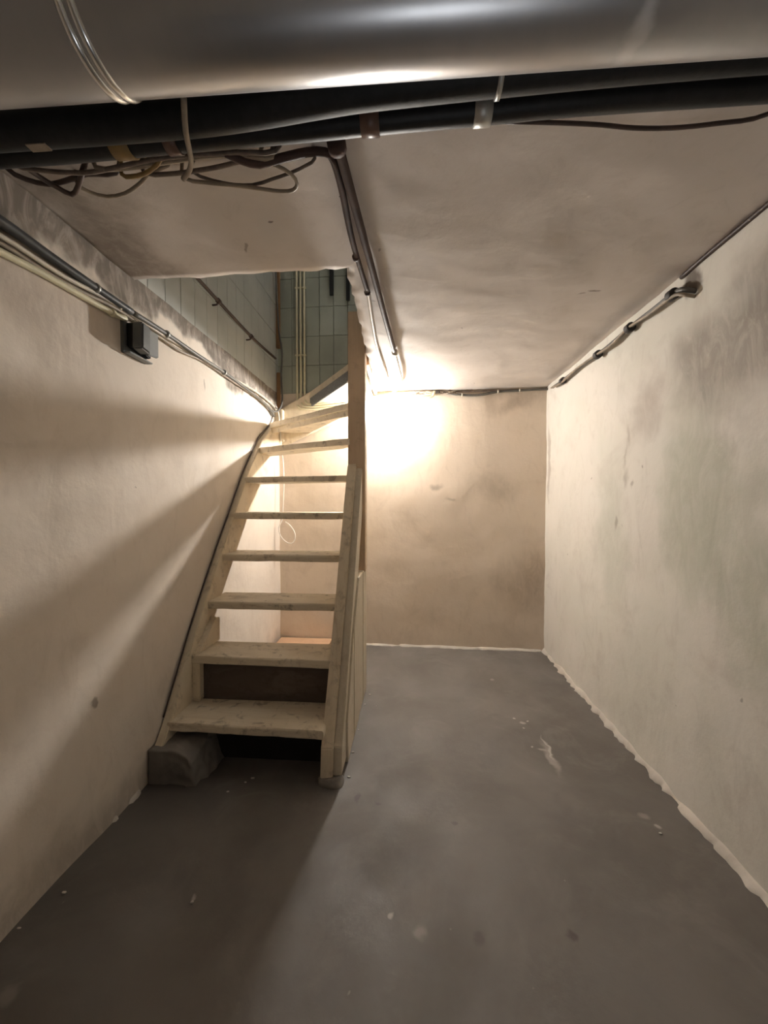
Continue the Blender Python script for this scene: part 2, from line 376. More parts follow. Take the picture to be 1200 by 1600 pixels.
# ceiling slab with the stair opening: one underside grid with cells left out, given thickness
xs = [XL-.02+i*(OX-XL+.02)/24 for i in range(25)]+[OX+(i+1)*(XR+.04-OX)/36 for i in range(36)]
ys = [YR-.02+i*(OY-YR+.02)/90 for i in range(91)]+[OY+(i+1)*(3.06-OY)/60 for i in range(60)]
vid = {}; verts = []; faces = []
for i, x in enumerate(xs):
    for j, y in enumerate(ys):
        xx, yy = x, y
        if i == 24 and y >= OY-.001:
            xx += (.008-(y-OY)*.02)+nz((5, y*3, 1), 4.0, .012)
        if j == 90 and x <= OX+.001:
            yy += nz((x*3, 3, 1), 4.0, .012)
            if i == 24: xx += .012; yy -= .012
            if i == 23: yy += -.004
        zz = H+nz((x, y, 3), 2.2, .008)
        vid[i, j] = len(verts); verts.append((xx, yy, zz))
for i in range(60):
    for j in range(150):
        if i < 24 and j >= 90: continue
        faces.append((vid[i, j], vid[i, j+1], vid[i+1, j+1], vid[i+1, j]))
used = sorted({k for f_ in faces for k in f_}); remap = {k: n for n, k in enumerate(used)}
ceil = me_obj('ceiling', [verts[k] for k in used], [tuple(remap[k] for k in f_) for f_ in faces], 'ceiling', None, True)
if ceil.data.polygons[0].normal.z > 0: ceil.data.flip_normals()
sm = ceil.modifiers.new('slab', 'SOLIDIFY'); sm.thickness = .17; sm.offset = -1
tag(ceil, 'rough plastered low ceiling with the stair opening cut through', kind='structure')
# stairwell above the ceiling
ZT = 4.3
def tiled(name, label, base_pts, u0, u1, fixed, axis, mat, zmax=3.1, tw=.1125, th=.2265):
    b = me_obj(name, base_pts, [(0, 1, 2, 3)], 'grout'); tag(b, label, kind='structure')
    bm = bmesh.new(); bmesh.ops.create_cube(bm, size=1)
    dims = (tw-.003, .008, th-.003) if axis == 1 else (.008, tw-.003, th-.003)
    for q in bm.verts: q.co = Vector([q.co[i]*dims[i] for i in range(3)])
    bmesh.ops.bevel(bm, geom=list(bm.edges), offset=.0012, segments=1, affect='EDGES')
    me = bpy.data.meshes.new('tile'); bm.to_mesh(me); bm.free(); me.materials.append(M[mat])
    n = int((u1-u0)/tw+.999)
    for j in range(int((zmax-H-.0)/th+.999)):
        for i in range(n):
            t = bpy.data.objects.new('tile', me); C.objects.link(t); t.parent = b
            u = u0+tw*(i+.5); jit = random.uniform(-.0008, .0008)
            t.location = (u, fixed(u)+jit, H+.004+th*(j+.5)) if axis == 1 else (fixed(u)+jit, u, H+.004+th*(j+.5))
            t.rotation_euler = (random.uniform(-.004, .004), random.uniform(-.004, .004), 0)
    return b
tiled('wall_stairwell_left', 'pale grey tiled wall of the stairwell above the concrete strip',
      [(XL-.012, .9, H-.01), (XL-.012, 3.06, H-.01), (XL-.012, 3.06, ZT), (XL-.012, .9, ZT)], 1.38, 2.995, lambda u: XL-.008, 0, 'tile_left')
tiled('wall_stairwell_back', 'grey green tiled end wall of the stairwell behind the yellow conduits',
      [(XL-.03, YB(XL)+.02, H-.01), (1.2, YB(1.2)+.02, H-.01), (1.2, YB(1.2)+.02, ZT), (XL-.03, YB(XL)+.02, ZT)], XL-.005, -.26, lambda u: YB(u)+.012, 1, 'tile')
for nm, lb, pts in [('wall_stairwell_front', 'plain wall of the hall upstairs in front of the stairwell', [(XL-.03, .9, H+.1), (1.2, .9, H+.1), (1.2, .9, ZT), (XL-.03, .9, ZT)]),
                    ('wall_stairwell_right', 'plain wall of the hall upstairs beside the stairwell', [(1.2, .88, H+.1), (1.2, 3.1, H+.1), (1.2, 3.1, ZT), (1.2, .88, ZT)]),
                    ('ceiling_stairwell', 'plain ceiling of the hall upstairs', [(XL-.05, .88, ZT), (1.22, .88, ZT), (1.22, 3.1, ZT), (XL-.05, 3.1, ZT)])]:
    tag(me_obj(nm, pts, [(0, 1, 2, 3)], 'wall_rear'), lb, kind='structure')
# ragged filler along the foot of the walls
def skirt(name, label, path, inward, hmin, hmax, dmin, dmax, seedv, gap=.0):
    verts, faces = [], []; n = len(path); iw = Vector(inward)
    for i, p in enumerate(path):
        p = Vector(p); k = noise.noise(p*9+Vector((seedv, 0, 0)))*.5+.5; k2 = min(1, max(0, noise.noise(p*21+Vector((0, seedv, 0)))*.9+noise.noise(p*51)*.35+.4))
        hh = lerp(hmin, hmax, k); d = lerp(dmin, dmax, k2*.7+k*.3)
        if k < gap: hh *= .15; d *= .1
        verts += [p-iw*.01+Vector((0, 0, hh)), p+iw*d*.35+Vector((0, 0, hh*.8)), p+iw*d*.8+Vector((0, 0, hh*.3)), p+iw*d+Vector((0, 0, .001)), p+iw*d-Vector((0, 0, .01))]
    for i in range(n-1):
        for j in range(4): faces.append((i*5+j, i*5+j+1, i*5+j+6, i*5+j+5))
    o = me_obj(name, verts, faces, 'skim', None, True); return tag(o, label, kind='structure')
skirt('baseboard_right', 'ragged pale filler bead along the foot of the blotchy wall', [(XR+.004, .3+i*.014, 0) for i in range(190)], (-1, 0, 0), .006, .042, .006, .042, 1.0)
skirt('baseboard_back', 'ragged pale filler bead along the foot of the end wall', [(-.45+i*.014, YB(-.45+i*.014)+.004, 0) for i in range(103)], (0, -1, 0), .008, .028, .006, .028, 5.0)
skirt('baseboard_left', 'broken chips of filler along the foot of the stair side wall', [(XL-.004, .3+i*.012, 0) for i in range(95)], (1, 0, 0), .008, .022, .004, .022, 8.0, .62)

# ------------------------------------------------------------------ staircase
st = empty('staircase', 'steep cream painted wooden winder staircase with open treads beside the beige wall', 'staircase'); st.location = (0, 0, 0)
LX0, LX1 = XL+.007, -1.008            # wall stringer
RX0, RX1 = -.362, -.312               # outer stringer
lf = [(1.455, .115), (1.519, .19), (1.71, .49), (1.916, .782), (2.147, 1.075), (2.329, 1.308), (2.552, 1.54), (2.80, 1.70), (2.99, 1.80)]
lb = [(2.99, 1.56), (2.837, 1.462), (2.535, 1.245), (2.297, 1.014), (2.105, .786), (1.9, .539), (1.70, .24), (1.66, .115)]
o = prism('stringer', lf+lb, LX0, LX1, 0, 'wood_side', st, .003, .001)
rf = [(1.49, .0), (1.508, .13), (1.545, .19), (1.80, .64), (2.104, 1.197), (2.19, 1.35)]
rb = [(2.19, .98), (1.93, .51), (1.70, .08), (1.66, 0)]
o = prism('stringer', rf+rb, RX0, RX1, 0, 'wood_side', st, .004, .0015)
# raised board nailed on the outer stringer, and the closing planks beneath it
prism('outer_board', [(1.508, .02), (1.522, .13), (1.558, .19), (1.812, .64), (2.116, 1.197), (2.19, 1.325), (2.19, 1.08), (1.68, .1), (1.65, .02)], RX1, -.278, 0, 'wood_panel', st, .003, .001)
for i, (y0, y1) in enumerate([(1.62, 1.80), (1.803, 1.97), (1.973, 2.14), (2.143, 2.30)]):
    def ztop(y): return max(.1, min(.735, (y-1.52)*1.85))
    prism('plank', [(y0, 0), (y1, 0), (y1, ztop(y1)), (y0, ztop(y0))], RX1-.006, -.27+.002*(i % 2), 0, 'wood_panel', st, .002, .0008)
# newel post
prism('newel_post', [(-.361, 2.195), (-.262, 2.195), (-.262, 2.285), (-.361, 2.285)], .725, 2.213, 2, 'wood_post', st, .003, .001)
def tread(poly, ztop, th, mat='wood_tread'):
    # poly: front edge first (two points), then the rest; the front edge is split and worn
    a, b = Vector(poly[0]).to_2d(), Vector(poly[1]).to_2d(); n = 22; fr = []
    nrm = Vector((-(b-a).y, (b-a).x)).normalized(); cen = sum((Vector(p).to_2d() for p in poly), Vector((0, 0)))/len(poly)
    if nrm.dot(cen-a) < 0: nrm = -nrm
    pts = []
    for i in range(n+1):
        p = a.lerp(b, i/n); k = noise.noise(Vector((p.x*14, p.y*14, ztop*9)))
        pts.append(p+nrm*max(0, k)*.007)
    rest = [Vector(p).to_2d() for p in poly[2:]]
    ring = pts+rest; m_ = len(ring); verts, faces = [], []
    for zz, ins in ((ztop, .006), (ztop-.004, .0015), (ztop-.009, 0), (ztop-th+.005, 0), (ztop-th, .004)):
        for i, p in enumerate(ring):
            q = p+(cen-p).normalized()*ins*(1 if i <= n else .3)
            verts.append((q.x, q.y, zz+(noise.noise(Vector((q.x*11, q.y*20, zz*3)))*.0025)))
    for l in range(4):
        for i in range(m_): faces.append((l*m_+i, l*m_+(i+1) % m_, (l+1)*m_+(i+1) % m_, (l+1)*m_+i))
    faces.append(tuple(range(m_))); faces.append(tuple(4*m_+i for i in range(m_))[::-1])
    return me_obj('tread', verts, faces, mat, st)
tx0, tx1 = LX1-.012, RX0+.012
rises = [.205, .42, .633, .848, 1.068]
fy = [1.505, 1.675, 1.835, 1.99, 2.122]
for z, y in zip(rises, fy):
    d = .215 if z < .3 else .20
    tread([(tx0, y+(.012 if z < .5 else 0)), (tx1, y-.002), (tx1, y+d), (tx0, y+d)], z, .036)
tread([(tx0, 2.295), (tx1, 2.172), (tx1, 2.30), (tx0, 2.52)], 1.281, .034)
tread([(tx0, 2.515), (tx1, 2.176), (tx1, 2.26), (-.42, 2.355), (tx0, 2.71)], 1.492, .036)
tread([(tx0, 2.73), (-.352, 2.20), (-.352, 2.29), (-.80, 2.975), (tx0, 2.975)], 1.70, .036)
prism('nosing_board', [(tx0, 2.752), (-.362, 2.222), (-.362, 2.248), (tx0, 2.778)], 1.63, 1.667, 2, 'wood_tread', st, .002, .001)
tread([(-.785, 2.975), (-.33, 2.29), (-.285, 2.29), (-.285, 2.975)], 1.925, .035)
# closed risers at the foot, cleats and packing pieces
box('riser', (tx0, 1.725, .20), (tx1, 1.745, .386), 'wood_dark', st, .002)
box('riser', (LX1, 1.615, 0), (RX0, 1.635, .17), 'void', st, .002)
box('cleat', (LX1, 1.69, .205), (LX1+.035, 1.728, .386), 'wood_side', st, .003, .001)
prism('packing_wedge', [(1.70, .42), (1.90, .42), (1.90, .535), (1.86, .55)], LX1-.002, LX1+.028, 0, 'wood_side', st, .003, .001)
# string along the end wall, carrying the winders
prism('wall_string', [(-1.01, 1.56), (-.30, 1.86), (-.30, 2.33), (-.509, 2.171), (-.778, 1.985), (-1.02, 1.85)], 2.955, 2.982, 1, 'wood_side', st, .003, .001)
box('end_block', (-1.045, 2.90, 1.60), (-.985, 2.955, 1.84), 'wood_side', st, .004, .001)
m_ = prism('tread_mat', [(-.775, 2.96), (-.345, 2.312), (-.295, 2.312), (-.295, 2.96)], 1.926, 1.936, 2, 'mat', st, .003)
prism('mat_nosing', [(-.787, 2.962), (-.352, 2.302), (-.34, 2.31), (-.775, 2.97)], 1.868, 1.936, 2, 'mat', st, .004)
# board lining the long edge of the opening
o = prism('trim_1', [(-.272, 2.30), (-.252, 2.30), (-.258, 2.93), (-.28, 2.93)], 1.945, 2.13, 2, 'wood_orange', None, .003, .001)
tag(o, 'bare wooden board lining the edge of the stair opening behind the post', kind='structure')
# concrete footings
bm = bmesh.new(); bmesh.ops.create_cube(bm, size=1); bmesh.ops.subdivide_edges(bm, edges=list(bm.edges), cuts=15, use_grid_fill=True)
for q in bm.verts:
    u, v, t = q.co.x+.5, q.co.y+.5, q.co.z+.5
    x = lerp(XL+.002, -.87, u); y = lerp(1.44, 1.62, v); z = lerp(-.01, .135, t)
    x += .05*(1-t)*u*(1 if v > .3 else .4); z -= .06*max(0, u-.6)*(1-v)*t*2
    q.co = Vector((x, y, z)); q.co += (noise.noise_vector(q.co*13)*.010+noise.noise_vector(q.co*37)*.007)*(u*3 if u < .33 else 1)
o = bm_obj('concrete_footing', bm, 'concrete', None, True); tag(o, 'rough grey concrete lump under the stringer against the beige wall', 'footing', 'stair footings')
bm = bmesh.new(); bmesh.ops.create_icosphere(bm, subdivisions=4, radius=1)
for q in bm.verts:
    q.co = Vector((-.32+q.co.x*.055, 1.497+q.co.y*.035, max(-.006, .002+q.co.z*.026))); q.co += noise.noise_vector(q.co*22)*.010+noise.noise_vector(q.co*55)*.003
o = bm_obj('concrete_footing', bm, 'concrete', None, True); tag(o, 'small grey mortar collar round the foot of the outer stringer', 'footing', 'stair footings')
# loose board on the floor behind the stairs
o = prism('loose_board', [(-1.035, 2.72), (-.62, 2.72), (-.62, 2.985), (-1.035, 2.985)], .005, .045, 2, 'wood_orange', None, .003, .001)
tag(o, 'bare orange wooden board lying on the floor under the stairs', 'board')
# ------------------------------------------------------------------ bare bulb on the end wall
LBX, LBZ = -.216, 1.838
lamp = empty('wall_lamp', 'glowing bare bulb in a holder on the end wall beside the post', 'lamp')
yb = YB(LBX); ax = Vector((-.04, -1, -.32)).normalized(); p0 = Vector((LBX, yb+.002, LBZ))
lathe('wall_plate', [(.034, 0), (.034, .007), (.024, .012)], p0, (0, -1, 0), 'white_pipe', lamp)
tube('arm', [p0+ax*.008, p0+ax*.028], .007, 'white_pipe', lamp, 10, False)
lathe('socket', [(.020, 0), (.021, .034), (.016, .038)], p0+ax*.023, ax, 'white_pipe', lamp)
lathe('bulb_base', [(.013, 0), (.015, .006), (.026, .026), (.0285, .030)], p0+ax*.059, ax, 'white_pipe', lamp)
lathe('bulb', [(.0285, 0), (.0310, .007), (.0300, .014), (.025, .024), (.015, .031), (.005, .034)], p0+ax*.0891, ax, 'bulb', lamp, 12)
tube('flex', [(LBX+.03, yb-.006, LBZ+.012), (LBX+.05, yb-.014, LBZ+.03), (LBX+.05, yb-.014, LBZ+.06), (LBX+.02, yb-.012, LBZ+.095)], .003, 'cable_white', lamp, 8)
# added unseen uplighter for the duct highlight, and the lamp in the hall upstairs
def lampset(name, label, loc, mat, r=.05):
    t = empty(name, label, 'lamp')
    lathe('ceiling_plate', [(.045, 0), (.045, .012), (.03, .02)], loc, (0, 0, -1), 'white_pipe', t)
    lathe('socket', [(.02, 0), (.02, .04)], Vector(loc)-Vector((0, 0, .02)), (0, 0, -1), 'white_pipe', t)
    lathe('bulb', [(.014, 0), (.02, .015), (r*.85, .05), (r, .085), (r*.85, .115), (r*.45, .135), (.004, .142)], Vector(loc)-Vector((0, 0, .055)), (0, 0, -1), mat, t, 8)
t = empty('added_uplighter', 'small black uplighter standing on the floor at the photographer\'s feet', 'lamp')
RL = Vector((.14, -.02, 0))
lathe('base', [(.09, 0), (.09, .012), (.03, .022), (.012, .03)], RL+Vector((0, 0, .002)), (0, 0, 1), 'black', t)
tube('stem', [RL+Vector((0, 0, .02)), RL+Vector((0, 0, .22))], .008, 'black', t, 10, False)
lathe('cup', [(.012, 0), (.045, .01), (.062, .06), (.066, .165), (.062, .165), (.058, .06), (.04, .014), (.008, .006)], RL+Vector((0, 0, .21)), (0, 0, 1), 'black', t, 28)
lathe('bulb', [(.012, 0), (.018, .008), (.04, .04), (.046, .068), (.04, .092), (.02, .106), (.004, .11)], RL+Vector((0, 0, .222)), (0, 0, 1), 'added_bulb', t, 8)
lampset('hall_lamp', 'bare ceiling bulb in the hall above the stairs', (.15, 2.1, ZT-.002), 'hall_bulb', .06)

# ------------------------------------------------------------------ overhead duct and insulated pipes
dy, dz, dr = .563, 1.85, .08
dt = empty('ventilation_duct', 'round galvanised steel duct running across under the ceiling', 'duct')
def ringx(name, x0, x1, prof, mat, parent, seg=64, y=dy, z=dz):
    return lathe(name, prof, (x0, y+(x0-XL)*.0064, z), (1, .0064, 0), mat, parent, seg)
ringx('duct_pipe', XL+.012, 0, [(dr, t) for t in (0, .3, .6, .9, 1.2, 1.5, 1.8, 2.03)], 'duct', dt)
for x in (-.475, -.458):
    ringx('seam_ring', x, 0, [(dr-.001, -.007), (dr+.0028, -.004), (dr+.0036, 0), (dr+.0028, .004), (dr-.001, .007)], 'ring', dt)
pA = [(XL+.01, .769, 1.905), (-.88, .768, 1.905), (-.668, .768, 1.905), (-.455, .766, 1.905), (-.315, .758, 1.905), (-.18, .745, 1.905), (-.053, .736, 1.905), (.301, .725, 1.905), (.622, .721, 1.905), (XR-.01, .72, 1.905)]
pB = [(XL+.01, .843, 1.93), (-.8, .842, 1.93), (-.492, .834, 1.93), (-.2, .827, 1.93), (-.059, .822, 1.93), (.143, .817, 1.93), (.333, .811, 1.93), (.696, .811, 1.93), (XR-.01, .811, 1.93)]
t = empty('insulated_pipe', 'thick black foam lagged pipe right behind the steel duct', 'pipe', 'lagged pipes behind the duct')
tube('lagging', pA, .032, 'foam', t, 20)
def at(path, x):
    for a, b in zip(path, path[1:]):
        if a[0] <= x <= b[0]: return Vector(a).lerp(Vector(b), (x-a[0])/(b[0]-a[0]))
def band(name, path, x, r, wd, mat, parent):
    return lathe(name, [(r, -wd/2), (r+.003, -wd/2+.001), (r+.003, wd/2-.001), (r, wd/2)], at(path, x), (1, 0, 0), mat, parent, 20)
band('bracket_band', pA, onz(776, 140, 1.9).x, .032, .010, 'bracket', t)
q = at(pA, onz(62, 228, 1.878).x); box('label_sticker', tuple(q+Vector((-.022, -.004, -.0335))), tuple(q+Vector((.022, .014, -.0305))), 'cable_beige', t, .0005)
t = empty('insulated_pipe', 'thinner black foam lagged pipe against the ceiling with brown tape and zinc bracket', 'pipe', 'lagged pipes behind the duct')
tube('lagging', pB, .025, 'foam_b', t, 20)
band('tape_band', pB, onz(578, 200, 1.91).x, .025, .04, 'brown_tape', t)
b_ = band('pipe_bracket', pB, onz(755, 182, 1.91).x, .025, .036, 'bracket', t)
box('bracket_strap', tuple(at(pB, onz(755, 182, 1.91).x)+Vector((-.008, -.006, .02))), tuple(at(pB, onz(755, 182, 1.91).x)+Vector((.008, .006, .058))), 'bracket', t, .001)
band('tape_band', pB, onz(195, 243, 1.91).x, .025, .045, 'amber_tape', t)
band('tape_band', pB, onz(275, 240, 1.91).x, .025, .03, 'brown_tape', t)

# ------------------------------------------------------------------ pipes on the ceiling running towards the end wall
t = empty('ceiling_pipe', 'thicker brown painted pipe running along the ceiling to the end wall, its far end white', 'pipe', 'ceiling pipes')
zA = H-.022
tube('brown_run', [onz(527, 222, zA), onz(540, 270, zA), onz(575, 397, zA), onz(600, 490, zA), onz(616, 548, zA)], .0125, 'brown_pipe', t, 12)
tube('white_run', [onz(616, 547, zA), onz(623, 575, zA), onz(627, 592, zA), (-.085, 2.73, zA-.006), (-.13, 2.81, zA-.03), (-.22, 2.92, zA-.055)], .0085, 'white_pipe', t, 12)
lathe('coupling', [(.012, -.016), (.018, -.013), (.018, .013), (.012, .016)], onz(617, 551, zA), (.03, 1, 0), 'white_pipe', t, 8)
lathe('flange', [(.013, -.01), (.022, -.008), (.022, .012), (.013, .016)], onz(526, 226, zA), (-.02, 1, 0), 'brown_pipe', t, 16)
t = empty('ceiling_pipe', 'thinner pipe beside it, brown then white, bending away to the wire tangle', 'pipe', 'ceiling pipes')
zB = H-.016
tube('brown_run', [onz(352, 238, 1.93), onz(378, 250, 1.925), onz(405, 256, 1.925), onz(440, 247, 1.935), onz(480, 238, zB), onz(508, 238, zB), onz(521, 250, zB), onz(535, 300, zB), onz(551, 378, zB), onz(574, 455, zB)], .0095, 'brown_pipe', t, 12)
tube('white_run', [onz(574, 452, zB+.004), onz(582, 505, zB+.004), onz(590, 545, zB+.004), onz(604, 588, zB+.002), (-.165, 2.66, zB-.006)], .0075, 'white_pipe', t, 10)
for p in ((574, 457), (556, 402)):
    saddle('pipe_clip', onz(*p, zB), (.05, 1, 0), .0095, 'brown_pipe', t, .014)

# ------------------------------------------------------------------ yellow conduits: down the tiled wall, then across to the ceiling corner
cg = 'yellow conduits on the end wall'
desc = ['innermost yellow conduit down the tiled wall, next to the wooden corner strip', 'middle yellow conduit of three on the green tiled wall', 'outermost yellow conduit of three, farthest from the wooden corner strip']
for k, (x, zb) in enumerate([(-.895, 1.845), (-.865, 1.862), (-.835, 1.88)]):
    t = empty('conduit', desc[k], 'conduit', cg); y0 = YB(x)-.012
    yl = 2.942
    pts = [(x, y0, 2.98), (x, y0, 2.5), (x, y0, zb+.16), (x+.004, y0-.012, zb+.07), (x+.03, yl, zb+.012), (x+.085, yl-.003, zb), (-.6, yl-.004, zb+.01), (-.42, yl-.002, zb+.03), (-.32, yl-.004, zb+.045)]
    e = [[(-.2, 2.945, 1.905), (0, 2.944, 1.912), (.13, 2.94, 1.918), (.165, 2.94, 1.93), (.175, 2.94, 1.965)],
         [(-.2, 2.952, 1.925), (0, 2.95, 1.935), (.12, 2.95, 1.94), (.22, 2.946, 1.945)],
         [(-.2, 2.95, 1.945), (-.05, 2.948, 1.957), (.1, 2.946, 1.958), (.2, 2.944, 1.956)]][k]
    tube('conduit_run', pts+e, .0085, 'conduit', t, 10)
    for zz in (2.80, 2.28): box('conduit_clip', (x-.013, y0-.010, zz-.006), (x+.013, y0+.014, zz+.006), 'conduit', t, .002)
# twisted wire ends and grey junction of cables under the ceiling
t = empty('cable_joint', 'tangle of taped cable ends at the top of the end wall', 'cable')
for k in range(4):
    pts = [(.02+.045*i+.01*random.random(), 2.945-.01*random.random(), 1.955+.014*math.sin(i*2.1+k*1.6)) for i in range(8)]
    tube('wire', pts, .0035, ['cable_white', 'cable_dusty', 'cable_beige', 'cable_dusty'][k], t, 8)
lathe('tape_wrap', [(.006, -.02), (.013, -.014), (.013, .014), (.006, .02)], (.20, 2.945, 1.957), (1, 0, .1), 'tape', t, 10)
# cables along the top of the end wall
for k, (pp, mt, r, lb) in enumerate([([(690, 611), (722, 617), (750, 617), (778, 612), (812, 610), (840, 606), (859, 604)], 'cable_grey', .0085, 'sagging dark grey cable clipped along the top of the end wall'),
                                 ([(676, 605), (720, 609), (770, 608), (815, 606), (860, 604)], 'cable_dusty', .006, 'thin dusty cable tight under the ceiling of the end wall')]):
    t = empty('cable', lb, 'cable', 'cables on the end wall')
    P = []
    for a, b in pp:
        q = ony(a, b, 2.95); q = ony(a, b, YB(q.x)-.016); q.z = min(q.z, H-.016); P.append(q)
    tube('cable_run', P, r, mt, t, 10)
    if k == 0:
        for i in (1, 3, 4): saddle('cable_clip', P[i], (1, 0, 0), r, 'cable_white', t, .010, .004)
# cables along the corner of the blotchy wall and the ceiling
RW = [(864, 605), (880, 594), (905, 574), (935, 553), (960, 533), (985, 511), (1020, 484), (1052, 459)]
for k, (dx, dz2, mt, r, lb) in enumerate([(0, .0, 'cable_grey', .009, 'grey cable tied along the ceiling corner of the blotchy wall'), (-.012, -.016, 'cable_beige', .006, 'slack beige cable hanging just under the grey one on the blotchy wall')]):
    t = empty('cable', lb, 'cable', 'cables in the ceiling corner')
    P = []
    for i, (a, b) in enumerate(RW):
        q = onx(a, b, XR-.022); q = q+Vector((dx, 0, dz2*(1 if i % 3 == 1 or i == 6 else .3))); q.z = min(q.z, H-.02); P.append(q)
    P.append(P[-1]+Vector((-.004, -.05, -.012))); P.append(P[-1]+Vector((.014, -.03, -.02))); P.append(P[-1]+Vector((.03, .0, -.006)))
    tube('cable_run', P, r, mt, t, 10)
    if k == 0:
        for i in (1, 3, 5, 7):
            a = (P[min(i+1, len(P)-1)]-P[i-1])
            saddle('tape_wrap', P[i]+Vector((-.003, 0, -.004)), a, .017, 'tape', t, .032, .004)
P = [Vector((XR-.006, y, H-.010+nz((y*4, 0, 0), 3, .006))) for y in (1.52, 1.42, 1.33, 1.25, 1.16, 1.05, .9, .7)]  # brown strand laid in place of the dirty crack along the corner
o = tube('cable', P, .008, 'cable_brown', None, 8); tag(o, 'brown strand standing in for the dirty crack in the ceiling corner nearer the duct', 'cable', 'cables in the ceiling corner')
# thin brown cable hanging just beyond the lagged pipes
o = tube('cable', [onz(a, b, 1.95) for a, b in [(790, 190), (870, 192), (935, 195), (990, 200), (1050, 200), (1120, 193), (1200, 178)]]+[Vector((.80, .80, 1.945)), Vector((XR+.004, .78, 1.935))], .0045, 'cable_brown', None, 8)
tag(o, 'thin brown cable sagging beyond the lagged pipes under the ceiling', 'cable')

# ------------------------------------------------------------------ cables on the stair side wall
def lw(pp, x): return [onx(a, b, x) for a, b in pp]
g = 'cables on the stair side wall'
t = empty('cable_conduit', 'thick dark conduit sloping along the top of the stair side wall', 'conduit', g)
P = lw([(-180, 222), (0, 345), (80, 402), (150, 450), (205, 487), (260, 522), (310, 556), (350, 582), (395, 615), (418, 635), (428, 650)], XL+.022)
tube('conduit_run', P[:5], .015, 'cable_dark', t, 12, True, .0125)
tube('conduit_tail', P[4:], .0105, 'cable_grey', t, 12, True, .008)
for i in (3, 5, 7): saddle('conduit_clip', P[i], P[i+1]-P[i-1], .0125, 'bracket', t, .012, .003)
t = empty('cable', 'upper cream cable directly below the dark conduit on the side wall', 'cable', g)
P = lw([(-180, 270), (0, 368), (50, 400), (100, 432), (150, 458), (187, 479), (215, 497), (260, 527), (305, 553), (350, 583), (400, 612), (425, 632), (434, 645)], XL+.016)
tube('cable_run', P, .007, 'cable_white', t, 10)
for i in (5, 8): saddle('cable_clip', P[i], P[i+1]-P[i-1], .007, 'cable_white', t, .012, .004)
t = empty('cable', 'beige cable weaving under the upper cream one past the grey box', 'cable', g)
tube('cable_run', lw([(-180, 285), (0, 380), (60, 418), (120, 452), (170, 476), (200, 494), (222, 512), (250, 527), (280, 548), (320, 566), (360, 594), (405, 623), (424, 640)], XL+.012), .0065, 'cable_beige', t, 10)
t = empty('cable', 'lowest yellowed conduit ending at the grey junction box', 'conduit', g)
P = lw([(-180, 296), (0, 393), (60, 424), (120, 458), (175, 489), (196, 498)], XL+.014)
tube('cable_run', P, .010, 'conduit', t, 10)
saddle('cable_clip', P[4], P[5]-P[3], .010, 'conduit', t, .014, .004)
# grey junction box
t = empty('junction_box', 'grey plastic junction box with loose lid on the side wall under the cables', 'junction box')
box('back_plate', (XL-.002, 1.335, 1.672), (XL+.010, 1.462, 1.79), 'box_grey', t, .002)
prism('body', [(1.352, 1.70), (1.445, 1.685), (1.445, 1.782), (1.352, 1.785)], XL+.010, XL+.040, 0, 'black', t, .003)
prism('cover', [(1.343, 1.688), (1.39, 1.680), (1.392, 1.782), (1.346, 1.786)], XL+.036, XL+.078, 0, 'box_grey', t, .006)
prism('cover_flap', [(1.396, 1.683), (1.452, 1.69), (1.452, 1.782), (1.398, 1.78)], XL+.052, XL+.066, 0, 'box_face', t, .003)
box('bottom_lip', (XL+.009, 1.34, 1.671), (XL+.034, 1.462, 1.677), 'box_face', t, .0015)
tube('cable_tail', [(XL+.02, 1.37, 1.80), (XL+.035, 1.385, 1.79), (XL+.05, 1.38, 1.776)], .005, 'cable_white', t, 8)
tube('cable_tail', [(XL+.02, 1.40, 1.81), (XL+.03, 1.41, 1.795), (XL+.045, 1.408, 1.776)], .005, 'cable_white', t, 8)
# cables gathered where the side wall meets the stairs, one drawn on down the stringer as its dark gap
o = tube('cable', [(XL+.02, 2.90, 2.95), (XL+.03, 2.93, 2.5), (XL+.05, 2.95, 2.28), (XL+.045, 2.94, 2.1), (XL+.055, 2.935, 1.95), (XL+.06, 2.89, 1.86), (XL+.04, 2.85, 1.81), (XL+.022, 2.78, 1.80)], .007, 'cable_grey', None, 10)
tag(o, 'grey cable curling down the tiled corner beside the wooden strip', 'cable')
P = [Vector((XL+.008, y, z+.004)) for y, z in [(2.87, 1.80), (2.80, 1.71), (2.66, 1.62), (2.552, 1.548), (2.329, 1.318), (2.147, 1.083), (2.0, .90), (1.916, .79), (1.80, .63), (1.71, .498), (1.62, .355), (1.53, .215)]]
o = tube('cable', P, .0032, 'cable_brown', None, 8); tag(o, 'dark cable on the upper wall stringer, its lower run standing in for the dark gap', 'cable')
# white cord hanging behind the open treads, with a loose loop
P = [(XL+.03, 2.86, 1.86), (XL+.042, 2.885, 1.80), (-1.0, 2.89, 1.70), (-.992, 2.90, 1.54), (-.978, 2.90, 1.40), (-.976, 2.90, 1.25), (-.985, 2.90, 1.06), (-.99, 2.895, .99), (-1.015, 2.89, .93), (-1.0, 2.885, .87), (-.96, 2.88, .825), (-.915, 2.88, .81), (-.888, 2.885, .84), (-.89, 2.89, .89), (-.925, 2.895, .945), (-.965, 2.90, .975)]
o = tube('cord', P, .0038, 'cable_cord', None, 8); tag(o, 'thin white cord hanging in a loose loop behind the open treads', 'cord')
